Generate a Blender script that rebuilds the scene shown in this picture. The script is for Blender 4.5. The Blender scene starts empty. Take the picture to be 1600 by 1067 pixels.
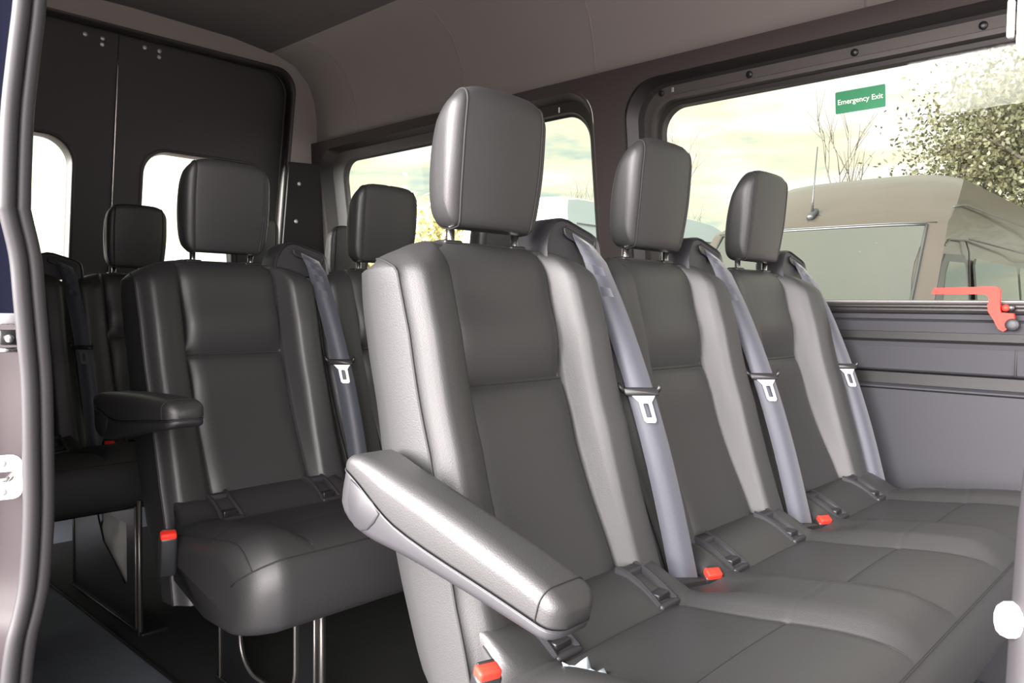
import bpy, bmesh, math, random
from mathutils import Vector, Matrix, Euler
random.seed(7)
SC = bpy.context.scene
COL = SC.collection
PI = math.pi

# ------------------------------------------------------------------ materials
def nmat(name):
    m = bpy.data.materials.new(name); m.use_nodes = True
    nt = m.node_tree; b = nt.nodes['Principled BSDF']
    return m, nt, b

def mat(name, col, rough=.5, metal=0., spec=.5, bump=None, var=0., vscale=6., coat=0., sheen=0., kind='noise', bdist=.002):
    m, nt, b = nmat(name)
    b.inputs['Base Color'].default_value = (*col, 1)
    b.inputs['Roughness'].default_value = rough
    b.inputs['Metallic'].default_value = metal
    b.inputs['Specular IOR Level'].default_value = spec
    b.inputs['Coat Weight'].default_value = coat
    b.inputs['Coat Roughness'].default_value = .05
    b.inputs['Sheen Weight'].default_value = sheen
    tc = nt.nodes.new('ShaderNodeTexCoord')
    if var:
        n = nt.nodes.new('ShaderNodeTexNoise'); n.inputs['Scale'].default_value = vscale; n.inputs['Detail'].default_value = 4
        nt.links.new(tc.outputs['Object'], n.inputs['Vector'])
        r = nt.nodes.new('ShaderNodeMix'); r.data_type = 'RGBA'
        r.inputs['A'].default_value = (*[c * (1 - var) for c in col], 1)
        r.inputs['B'].default_value = (*[min(1, c * (1 + var)) for c in col], 1)
        nt.links.new(n.outputs['Fac'], r.inputs['Factor'])
        nt.links.new(r.outputs['Result'], b.inputs['Base Color'])
    if bump:
        sc, st = bump
        if kind == 'voronoi':
            n = nt.nodes.new('ShaderNodeTexVoronoi'); out = 'Distance'
        else:
            n = nt.nodes.new('ShaderNodeTexNoise'); n.inputs['Detail'].default_value = 3; out = 'Fac'
        n.inputs['Scale'].default_value = sc
        nt.links.new(tc.outputs['Object'], n.inputs['Vector'])
        bp = nt.nodes.new('ShaderNodeBump'); bp.inputs['Strength'].default_value = st; bp.inputs['Distance'].default_value = bdist
        nt.links.new(n.outputs[out], bp.inputs['Height'])
        nt.links.new(bp.outputs['Normal'], b.inputs['Normal'])
    return m

def glassmat(name, tint, refl=.04, rough=.0):
    m = bpy.data.materials.new(name); m.use_nodes = True
    nt = m.node_tree; nt.nodes.clear()
    o = nt.nodes.new('ShaderNodeOutputMaterial')
    t = nt.nodes.new('ShaderNodeBsdfTransparent'); t.inputs['Color'].default_value = (*tint, 1)
    g = nt.nodes.new('ShaderNodeBsdfGlossy'); g.inputs['Roughness'].default_value = rough
    g.inputs['Color'].default_value = (.95, 1, .97, 1)
    lw = nt.nodes.new('ShaderNodeLayerWeight'); lw.inputs['Blend'].default_value = .5
    pw = nt.nodes.new('ShaderNodeMath'); pw.operation = 'POWER'; pw.inputs[1].default_value = 4; nt.links.new(lw.outputs['Facing'], pw.inputs[0])
    f = nt.nodes.new('ShaderNodeMath'); f.operation = 'MULTIPLY_ADD'; f.inputs[1].default_value = .25; f.inputs[2].default_value = refl*.1
    nt.links.new(pw.outputs[0], f.inputs[0])
    mx = nt.nodes.new('ShaderNodeMixShader')
    nt.links.new(f.outputs[0], mx.inputs[0]); nt.links.new(t.outputs[0], mx.inputs[1]); nt.links.new(g.outputs[0], mx.inputs[2])
    nt.links.new(mx.outputs[0], o.inputs['Surface'])
    return m

M = {}
M['leather'] = mat('black_leather', (.0235, .0235, .024), .47, spec=.6, bump=(620, .22), kind='voronoi', bdist=.0006)
M['seam'] = mat('seam_thread', (.010, .010, .010), .7)
M['plastic'] = mat('dark_plastic', (.021, .021, .024), .5, bump=(900, .15), bdist=.0005)
M['plastic_black'] = mat('black_plastic', (.015, .015, .016), .35)
M['belt'] = mat('belt_webbing', (.040, .044, .058), .55, sheen=.3, bump=(700, .2), bdist=.0005)
M['steel'] = mat('bright_steel', (.75, .75, .74), .22, metal=1)
M['tongue'] = mat('tongue_steel', (.24, .24, .24), .4, metal=.7)
M['red'] = mat('red_plastic', (.74, .030, .018), .5, spec=.25)
M['leg'] = mat('black_steel', (.012, .012, .013), .28)
M['headliner'] = mat('headliner_felt', (.42, .397, .382), .85, spec=.2, bump=(500, .25), var=.05, vscale=3, bdist=.0008)
M['trimgrey'] = mat('grey_trim_plastic', (.024, .024, .029), .62, spec=.35, bump=(700, .25), bdist=.0006)
M['trimdark'] = mat('dark_trim_plastic', (.013, .013, .013), .55, spec=.3, bump=(700, .2), bdist=.0006)
M['pillar'] = mat('brown_pillar_felt', (.075, .062, .060), .8, bump=(500, .25), bdist=.0006)
M['frame'] = mat('black_window_frame', (.022, .020, .019), .42)
M['flange'] = mat('brown_window_flange', (.075, .066, .062), .55)
M['screw'] = mat('dark_screw', (.02, .02, .02), .3, metal=.4)
M['panelfelt'] = mat('dark_ceiling_felt', (.155, .148, .148), .85, spec=.2, bump=(500, .25), bdist=.0008)
M['doorfelt'] = mat('dark_rear_door_felt', (.075, .073, .077), .75, bump=(500, .25), bdist=.0008)
M['floor'] = mat('floor_vinyl', (.15, .168, .20), .5, bump=(60, .15), var=.25, vscale=9, bdist=.001)
M['mat'] = mat('floor_mat', (.020, .020, .021), .6, bump=(60, .3), var=.4, vscale=14, bdist=.001)
M['rubber'] = mat('seal_rubber', (.024, .023, .025), .5, spec=.3, bump=(300, .1), bdist=.0005)
M['paint'] = mat('dark_glossy_paint', (.020, .014, .016), .35, spec=.25)
M['navy'] = mat('jamb_dark_reflection', (.003, .0035, .008), .9, spec=.02)  # upper jamb: its dark reflection is put into the base colour
M['white'] = mat('white_plastic', (.82, .80, .76), .4)
M['silver'] = mat('silver_trim', (.62, .63, .65), .3, metal=.6)
M['glass'] = glassmat('tinted_glass', (.965, .985, .955))
M['glassrear'] = glassmat('rear_glass', (.97, .99, .96))
M['green'] = mat('sign_green', (.010, .22, .085), .5)
M['signwhite'] = mat('sign_white', (.85, .9, .85), .5)
M['asphalt'] = mat('asphalt', (.25, .215, .205), .9, bump=(120, .4), var=.2, vscale=3)
M['vangrey'] = mat('grey_van_paint', (.036, .031, .025), .30, metal=.1, coat=.2)
M['vanwhite'] = mat('white_van_paint', (.20, .245, .235), .3, coat=.4)
M['vanglass'] = mat('van_windscreen', (.032, .035, .029), .10, spec=.7)
M['vanblack'] = mat('van_black_trim', (.02, .022, .022), .4)
M['leafdark'] = mat('dark_leaves', (.040, .040, .014), .6, var=.7, vscale=1.6)
M['leafyellow'] = mat('yellow_leaves', (.46, .42, .19), .6, var=.3, vscale=2)
M['leafpale'] = mat('pale_twigs', (.42, .42, .25), .8)
M['bark'] = mat('bark', (.045, .038, .028), .9)
M['paper'] = mat('pale_sheet', (.85, .85, .80), .7, bump=(30, .5))
M['paperblue'] = mat('pale_blue_paper', (.55, .65, .72), .7)

# ------------------------------------------------------------------ mesh helpers
def link(name, me, m, parent=None, loc=None, smooth=True):
    o = bpy.data.objects.new(name, me); COL.objects.link(o)
    if m: me.materials.append(m)
    if parent: o.parent = parent
    if loc: o.location = loc
    if smooth:
        for p in me.polygons: p.use_smooth = True
    return o

class MB:
    def __init__(s): s.v = []; s.f = []
    def add(s, vs, fs):
        n = len(s.v); s.v += [tuple(v) for v in vs]; s.f += [tuple(i + n for i in f) for f in fs]; return s
    def loft(s, loops, cap=True, ring=True):
        n = len(loops[0]); vs = [p for l in loops for p in l]; fs = []
        for i in range(len(loops) - 1):
            for j in range(n if ring else n - 1):
                k = (j + 1) % n
                fs.append((i*n + j, i*n + k, (i+1)*n + k, (i+1)*n + j))
        if cap:
            fs.append(tuple(range(n))[::-1]); m = (len(loops) - 1) * n; fs.append(tuple(m + j for j in range(n)))
        return s.add(vs, fs)
    def tube(s, pts, r, n=8, closed=False):
        P = [Vector(p) for p in pts]; loops = []; up = None
        for i, p in enumerate(P):
            if closed: t = P[(i+1) % len(P)] - P[i-1]
            else: t = P[min(i+1, len(P)-1)] - P[max(i-1, 0)]
            if t.length < 1e-9: t = Vector((0, 0, 1))
            t.normalize()
            if up is None:
                up = Vector((0, 0, 1)) if abs(t.z) < .9 else Vector((1, 0, 0))
            a = t.cross(up)
            if a.length < 1e-6: a = t.cross(Vector((1, 0, 0)))
            a.normalize(); b = t.cross(a).normalized(); up = -b if (-b).dot(up) > 0 else b
            rr = r[i] if isinstance(r, (list, tuple)) else r
            loops.append([p + rr * (math.cos(2*PI*k/n) * a + math.sin(2*PI*k/n) * b) for k in range(n)])
        if closed: loops.append(loops[0])
        return s.loft(loops, cap=not closed)
    def ribbon(s, pts, wv, th):
        # flat band along pts; wv = width vectors per point or one
        loops = []
        for i, p in enumerate(pts):
            p = Vector(p); w = Vector(wv[i] if isinstance(wv, list) else wv)
            t = (Vector(pts[min(i+1, len(pts)-1)]) - Vector(pts[max(i-1, 0)])).normalized()
            nn = t.cross(w).normalized() * th
            loops.append([p - w - nn, p + w - nn, p + w + nn, p - w + nn])
        return s.loft(loops)
    def box(s, c, d, r=0., rot=None, seg=3):
        bm = bmesh.new(); bmesh.ops.create_cube(bm, size=1)
        for v in bm.verts: v.co = Vector((v.co.x*d[0], v.co.y*d[1], v.co.z*d[2]))
        if r: bmesh.ops.bevel(bm, geom=bm.edges[:], offset=r, segments=seg, profile=.5, affect='EDGES')
        bm.verts.index_update()
        R = rot.to_matrix() if rot else Matrix.Identity(3)
        vs = [R @ v.co + Vector(c) for v in bm.verts]; fs = [[v.index for v in f.verts] for f in bm.faces]
        bm.free(); return s.add(vs, fs)
    def cyl(s, c, axis, r, h, n=20, dome=0.):
        a = Vector(axis).normalized(); u = a.orthogonal().normalized(); w = a.cross(u)
        def ring(rr, t): return [Vector(c) + a*t + rr*(math.cos(2*PI*k/n)*u + math.sin(2*PI*k/n)*w) for k in range(n)]
        e = min(r, h) * .2
        return s.loft([ring(r, 0), ring(r, h - e), ring(r - e, h), ring(r*.4, h + dome)])
    def panel(s, outer, holes, fn, depth):
        bm = bmesh.new()
        for lp in [outer] + holes:
            vs = [bm.verts.new((p[0], p[1], 0)) for p in lp]
            for i in range(len(vs)): bm.edges.new((vs[i], vs[(i+1) % len(vs)]))
        bmesh.ops.triangle_fill(bm, use_beauty=True, use_dissolve=False, edges=bm.edges[:], normal=(0, 0, 1))
        bm.verts.index_update()
        n = len(bm.verts)
        vs = [fn(v.co.x, v.co.y, 0) for v in bm.verts] + [fn(v.co.x, v.co.y, depth) for v in bm.verts]
        fs = [[v.index for v in f.verts] for f in bm.faces]
        fs2 = [[i + n for i in f[::-1]] for f in fs]
        side = []
        for e in bm.edges:
            if len(e.link_faces) == 1:
                a, b = e.verts[0].index, e.verts[1].index; side.append((a, b, b + n, a + n))
        bm.free(); s.add(vs, fs + fs2 + side); return s
    def mesh(s, name):
        me = bpy.data.meshes.new(name); me.from_pydata([tuple(v) for v in s.v], [], s.f)
        bm = bmesh.new(); bm.from_mesh(me); bmesh.ops.recalc_face_normals(bm, faces=bm.faces[:]); bm.to_mesh(me); bm.free()
        me.update(); return me
    def build(s, name, m, parent=None, loc=None, smooth=True, angle=None):
        o = link(name, s.mesh(name), m, parent, loc, smooth)
        if angle is not None and smooth:
            bm = bmesh.new(); bm.from_mesh(o.data)
            for e in bm.edges:
                if len(e.link_faces) == 2 and e.calc_face_angle(0) > math.radians(angle): e.smooth = False
            bm.to_mesh(o.data); bm.free()
        return o

def rrect(u0, v0, u1, v1, r, n=8):
    rs = r if isinstance(r, (list, tuple)) else [r]*4      # corners: (u1,v1),(u0,v1),(u0,v0),(u1,v0)
    out = []
    for (sx, sy, a0), rr in zip(((1, 1, 0), (0, 1, 90), (0, 0, 180), (1, 0, 270)), rs):
        cx = (u1 - rr) if sx else (u0 + rr); cy = (v1 - rr) if sy else (v0 + rr)
        for k in range(n + 1):
            a = math.radians(a0 + 90*k/n); out.append((cx + rr*math.cos(a), cy + rr*math.sin(a)))
    return out

def interp(t, tab):
    if t <= tab[0][0]: return tab[0][1]
    for (a, b), (c, d) in zip(tab, tab[1:]):
        if t <= c: return b + (d - b)*(t - a)/(c - a)
    return tab[-1][1]
def sinterp(t, tab):      # smooth (Catmull-Rom) interpolation
    n = len(tab)
    if t <= tab[0][0]: return tab[0][1]
    if t >= tab[-1][0]: return tab[-1][1]
    for i in range(n - 1):
        if t <= tab[i+1][0]:
            x0, y0 = tab[i]; x1, y1 = tab[i+1]; h = x1 - x0
            m0 = (tab[i+1][1] - tab[i-1][1])/(tab[i+1][0] - tab[i-1][0]) if i else (y1 - y0)/h
            m1 = (tab[i+2][1] - y0)/(tab[i+2][0] - x0) if i + 2 < n else (y1 - y0)/h
            u = (t - x0)/h
            return (2*u**3 - 3*u*u + 1)*y0 + (u**3 - 2*u*u + u)*h*m0 + (3*u*u - 2*u**3)*y1 + (u**3 - u*u)*h*m1
def sstep(a, b, x):
    t = max(0., min(1., (x - a)/(b - a))); return t*t*(3 - 2*t)

def empty(name, loc, label, cat, group=None, rz=0):
    o = bpy.data.objects.new(name, None); COL.objects.link(o); o.location = loc; o.rotation_euler.z = rz
    o.empty_display_size = .1
    tag(o, label, cat, group); return o
def tag(o, label=None, cat=None, group=None, kind=None):
    if label: o['label'] = label
    if cat: o['category'] = cat
    if group: o['group'] = group
    if kind: o['kind'] = kind
    return o
def struct(o, label, cat='van interior'):
    return tag(o, label, cat, None, 'structure')
def copy_tree(o, parent=None):
    c = o.copy(); COL.objects.link(c)
    if parent: c.parent = parent
    for ch in [x for x in o.children]: copy_tree(ch, c)
    return c

# ------------------------------------------------------------------ the bench seat
YF = [(.28, -.20), (.42, -.165), (.51, -.130), (.61, -.083), (.69, -.052), (.77, -.027), (.87, -.005), (.967, .013), (1.0, .02)]
YB = [(.28, -.13), (.38, -.075), (.42, -.035), (.49, .0), (.576, .032), (.66, .05), (.75, .064), (.82, .083), (.88, .095), (.925, .095), (.96, .088), (1.0, .075)]
HB = [(.28, .02), (.42, .022), (.52, .030), (.62, .046), (.70, .054), (.85, .052), (.95, .040), (.99, .030)]
ZC = .772                                     # crease across the insert
def front_off(x, z, edge):
    """forward bulge of the backrest face at local x; edge: True when that side is the free end of the bench"""
    a = abs(x); hb = interp(z, HB)
    f = .004*(1 - (min(a, .115)/.115)**2) if a < .115 else 0
    f -= .0045*math.exp(-((a - .1165)/.0035)**2)
    f += hb*(.80*sstep(.1165, .140, a) + .20*sstep(.125, .178, a))
    if a < .1165: f -= .007*sstep(.098, .1165, a)
    if edge: f += .010*sstep(.1165, .172, a)*min(1, hb/.04) - .026*sstep(.190, .2215, a)**1.3
    elif x > 0: f -= (hb*.95)*sstep(.176, .2215, a)**1.4
    else: f -= hb*(.35*sstep(.12, .17, a) + .5*sstep(.185, .2215, a))
    if a < .116:
        w = 1 - sstep(.108, .116, a); d = z - ZC
        f -= w*(.013*math.exp(-d/.020) if d > 0 else .010*math.exp(d/.006))
        f += w*.009*math.exp(-((d - .07)/.045)**2) + w*.004*math.exp(-((d + .05)/.03)**2)
    return f

def seat_back(parent, cx, sc, left_end, right_end):
    xs = []
    for a, b, n in ((-.2215, -.195, 5), (-.195, -.13, 9), (-.13, -.122, 2), (-.122, -.11, 8), (-.11, .11, 14), (.11, .122, 8), (.122, .13, 2), (.13, .195, 9), (.195, .2215, 5)):
        xs += [a + (b - a)*k/n for k in range(n)]
    xs.append(.2215)
    zs = [.30 + .02*k for k in range(22)] + [.735 + .0045*k for k in range(17)] + [.82 + .0155*k for k in range(9)]
    zs += [.953, .962, .970, .977, .983, .9875, .990]
    zs = sorted(z for z in zs)
    loops = []; edge = {-1: [], 1: []}; seams = {-1: [], 1: []}
    for z in zs:
        t = max(0, (z - .930)/.060); t = min(t, 1.)
        rd = 1 - math.sqrt(max(0, 1 - t*t))
        loop = []
        yb = sinterp(z, YB) - .045*rd
        for x in xs:
            e = left_end if x < 0 else right_end
            y = sinterp(z, YF) - front_off(x, z, e)*(1 - .3*rd) + .034*rd
            xx = x*(1 - .07*rd)
            drop = .030*(abs(x)/.2215)**5*t + .004*(abs(x)/.2215)**2*t + .008*t
            loop.append(Vector((cx + xx*sc, y, z - drop)))
        # side loops
        for sgn in (1, -1):
            e = right_end if sgn > 0 else left_end
            p0 = loop[len(xs) - 1] if sgn > 0 else loop[0]
            bul = .0035 if e else .002
            pts = []
            for k in range(1, 9):
                u = k/8; y = p0.y + (yb - p0.y)*u*.97
                xo = .2215 + bul*math.sin(PI*min(1, u*1.1)) - .040*max(0, (u - .55)/.45)**2.2
                drop = .042*t + .035*t*u*u
                pts.append(Vector((cx + sgn*xo*(1 - .07*rd)*sc, y, z - drop)))
            if sgn > 0: loop += pts
            else: left_pts = pts[::-1]
        for k in range(1, 8):
            u = k/8; x = .18 - .36*u
            loop.append(Vector((cx + x*sc, yb + .004*math.sin(PI*u), z - .026*t - .045*t*abs(2*u - 1)**4)))
        loop += left_pts
        loops.append(loop)
        edge[-1].append(loop[0]); edge[1].append(loop[len(xs) - 1])
        for sgn in (-1, 1):
            i = min(range(len(xs)), key=lambda q: abs(xs[q] - sgn*.1165)); seams[sgn].append(loop[i])
    mb = MB().loft(loops, cap=False)
    last = loops[-1]; c = sum(last, Vector())/len(last)
    mb.loft([last, [c + (p - c)*.55 + Vector((0, 0, .002)) for p in last], [c + (p - c)*.1 + Vector((0, 0, .003)) for p in last]], cap=True)
    o = mb.build('seat_back', M['leather'], parent, angle=42)
    for sgn in (-1, 1):
        pts = [p + Vector((sgn*.0004, -.0006, 0)) for p in edge[sgn]]
        MB().tube(pts, .0019, 6).build('piping', M['seam'], o)
    sm = MB()
    for sgn in (-1, 1):
        sm.tube([p + Vector((0, -.0004, 0)) for p in seams[sgn]], .0013, 5)
    zi = min(range(len(zs)), key=lambda q: abs(zs[q] - ZC))
    sm.tube([p + Vector((0, -.0002, 0)) for p, x in zip(loops[zi], xs) if abs(x) < .1166], .0012, 5)
    sm.build('stitching', M['seam'], o)
    # rear shell sits behind: dark plastic board
    rb = MB().box((cx, .075, .62), (.36*sc, .02, .30), .008, Euler((-.13, 0, 0)))
    return o

HP = [(a, b if b > 1.06 else b + .006*(1.06 - b)/.06) for a, b in [(.0185, 1.002), (.012, 1.045), (.006, 1.09), (.002, 1.135), (-.001, 1.175), (-.0005, 1.192), (.004, 1.203), (.013, 1.2065),
      (.024, 1.203), (.036, 1.190), (.048, 1.168), (.058, 1.14), (.066, 1.105), (.071, 1.065), (.072, 1.03), (.068, 1.008), (.057, .997), (.042, .994), (.028, .995)]]
def headrest(parent, cx, sc=1., dy=0.):
    n = len(HP); pcx = sum(p[0] for p in HP)/n; pcz = sum(p[1] for p in HP)/n
    prof = []
    for i in range(n):        # resample finer with Catmull-Rom
        p0, p1, p2, p3 = [Vector(HP[(i + d) % n]) for d in (-1, 0, 1, 2)]
        for k in range(3):
            u = k/3
            prof.append(.5*((2*p1) + (p2 - p0)*u + (2*p0 - 5*p1 + 4*p2 - p3)*u*u + (3*p1 - p0 - 3*p2 + p3)*u**3))
    loops = []
    def sec(x, s, bul=0., corner=0.):
        out = []
        for p in prof:
            y = pcx + (p.x - pcx)*s; z = pcz + (p.y - pcz)*(1 - (1 - s)*.55)
            if p.x < pcx: y -= bul
            if z > 1.15: z -= corner*(z - 1.15)/.055
            out.append(Vector((cx + x*sc*(1 - .065*((z - 1.12)/.105)**2), y + dy, z)))
        return out
    xs = [(-.103, .25, 0, .03), (-.1025, .5, 0, .024), (-.1, .72, 0, .016), (-.096, .86, 0, .015), (-.0905, .95, 0, .012), (-.0845, 1., 0, .009), (-.083, .985, 0, .008), (-.0815, 1., 0, .0075), (-.077, 1.012, .001, .0055),
          (-.068, 1.012, .002, .0028), (-.055, 1.01, .004, .0008), (-.025, 1.01, .006, 0), (0, 1.01, .0065, 0)]
    xs = xs + [(-a, b, c, d) for a, b, c, d in xs[-2::-1]]
    for a in xs: loops.append(sec(*a))
    o = MB().loft(loops).build('headrest', M['leather'], parent)
    for sgn in (-1, 1):
        MB().tube(sec(sgn*.083, .998, 0, .008), .0021, 6, closed=True).build('headrest_piping', M['seam'], o)
        MB().tube([(cx + sgn*.070*sc, .046 + dy, .95), (cx + sgn*.070*sc, .046 + dy, 1.003)], .0066, 12).build('headrest_post', M['steel'], o)
        b = MB().box((cx + sgn*.070*sc, .050 + dy, .9795), (.036, .028, .008), .0035)
        b.build('post_collar', M['plastic_black'], o)
    return o

def belt_guide(parent, x, dy=0.):
    # tower at the shoulder: trapezoid seen from the front, its crown sloping down to the outer side
    pol = [(-.107, .955), (-.104, .985), (-.097, 1.003), (-.080, 1.025), (-.068, 1.034), (-.050, 1.0385), (-.034, 1.037), (.028, 1.018), (.040, 1.012), (.046, 1.003), (.048, .985), (.048, .955)]
    cx, cz = -.03, .98
    loops = []
    for y, k in ((.022, .90), (.018, .955), (.022, .99), (.034, 1.), (.075, .985), (.088, .95), (.094, .86)):
        loops.append([Vector((x + cx + (a - cx)*k, y + (b - .955)*.16 + dy, cz + (b - cz)*k if b > cz else b)) for a, b in pol])
    o = MB().loft(loops).build('belt_guide', M['plastic'], parent, angle=32)
    def F(a, b, off): return Vector((x + a, .0185 + (b - .955)*.16 - off + dy, b))
    q = [(-.050, 1.019), (-.044, 1.023), (.026, 1.0035), (.030, .998), (.026, .988), (.018, .987), (-.046, 1.006), (-.051, 1.011)]
    MB().loft([[F(a, b, -.004) for a, b in q], [F(a, b, .0012) for a, b in q]]).build('belt_slot', M['plastic_black'], o, smooth=False)
    MB().tube([F(a, b, .0008) for a, b in q], .0022, 6, closed=True).build('slot_rim', M['plastic'], o)
    return o

def seat_belt(parent, x, dy=0., w=.0225):
    top = Vector((x - .010, .021 + dy, 1.003)); p1 = Vector((x - .003, .000 + dy, .968)); bot = Vector((x + .002, -.186 + dy, .452))
    pts = [top, Vector((x - .007, .012 + dy, .987)), p1]
    for k in range(1, 15):
        u = k/14; p = p1.lerp(bot, u); p.y -= .016*math.sin(PI*u); p.x += .004*math.sin(PI*u); pts.append(p)
    pts.append(bot + Vector((0, -.004, -.02)))
    tw = [min(1, .35 + .15*i) for i in range(len(pts))]
    wv = [Vector((w*math.cos(.75*q), -w*math.sin(.75*q), -.010*(1 - q)/.65)) for q in tw]
    o = MB().ribbon(pts, wv, .0009).build('seat_belt', M['belt'], parent)
    c = min(pts[2:], key=lambda p: abs(p.z - .748)); c = c + (pts[pts.index(c) + 1] - c)*((c.z - .748)/(c.z - pts[pts.index(c) + 1].z)); t = (bot - p1).normalized()
    RZ = Matrix.Rotation(-.75, 3, 'Z'); back = math.atan2(t.y, -t.z)
    def T(u, v, d):          # u along the bar, v up the webbing, d off the webbing face
        return c + RZ @ Vector((u, -d, 0)) + Vector((-t.x, -t.y, -t.z))*v
    g = MB()
    bar = rrect(-.029, -.007, .029, .007, .004, 4)
    g.loft([[T(a, b, d) for a, b in bar] for d in (-.003, .001, .006)] + [[T(a*.94, b*.8, .008) for a, b in bar]])
    for sg in (-1, 1): g.tube([T(sg*.027, .000, .003), T(sg*.033, .007, .005), T(sg*.035, .015, .006)], [.0045, .004, .0025], 8)
    gg = g.build('tongue_grip', M['plastic_black'], o)
    outer = [(-.020, 0), (.020, 0), (.011, -.012), (.0105, -.043), (.007, -.047), (-.007, -.047), (-.0105, -.043), (-.011, -.012)]
    hole = rrect(-.0045, -.038, .0045, -.014, .002, 3)
    MB().panel(outer, [hole], lambda u, v, d: T(u + .002, v - .006, .004 + d), .0022).build('latch_tongue', M['tongue'], o, smooth=False)
    # slot bezel where the webbing enters the cushion
    bz = [Vector((x + .014 + u*.9 + v*.4, -.196 + dy + v - u*.35, z)) for z in (.440,) for u, v in rrect(-.045, -.014, .045, .014, .012, 5)]
    b2 = [p + Vector((0, 0, .016)) for p in bz]; cc = Vector((x + .014, -.196 + dy, .456)); b3 = [cc + (p - cc)*.82 + Vector((0, 0, .002)) for p in b2]
    MB().loft([bz, b2, b3]).build('belt_bezel', M['plastic_black'], o, angle=40)
    return o

def buckle(parent, x, y, z, tilt, ln=.07, rz=0.):
    R = Euler((tilt, 0, rz)); Rm = R.to_matrix(); c = Vector((x, y, z))
    o = MB().box(c, (.030, .021, ln), .005, R).build('buckle', M['plastic_black'], parent)
    up = Rm @ Vector((0, 0, 1))
    b = MB().box(c + up*(ln*.5 - .003), (.027, .0185, .022), .004, R)
    b.build('release_button', M['red'], o)
    MB().box(c + up*(ln*.5 + .0075) + Rm @ Vector((.0, .007, 0)), (.020, .0035, .004), .0008, R).build('latch_slot', M['plastic_black'], o)
    return o

def anchor_guide(parent, x, dy=0.):
    g = MB()
    for sg in (-1, 1):
        loops = []
        for k in range(9):
            u = k/8; y = -.150 - .078*u + dy; zt = .498 - .034*u**1.6 - .004*u
            xx = x + sg*(.022 - .003*math.sin(PI*u))
            loops.append([Vector((xx - .0045, y, zt - .05)), Vector((xx + .0045, y, zt - .05)), Vector((xx + .0045, y, zt)), Vector((xx, y, zt + .0025)), Vector((xx - .0045, y, zt))])
        g.loft(loops)
    g.box((x, -.227 + dy, .456), (.048, .012, .012), .004)
    g.box((x, -.16 + dy, .486), (.044, .02, .02), .004)
    o = g.build('anchor_guide', M['plastic'], parent, angle=40)
    MB().box((x, -.195 + dy, .462), (.030, .05, .02), .003).build('anchor_opening', M['plastic_black'], o)
    return o

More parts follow.
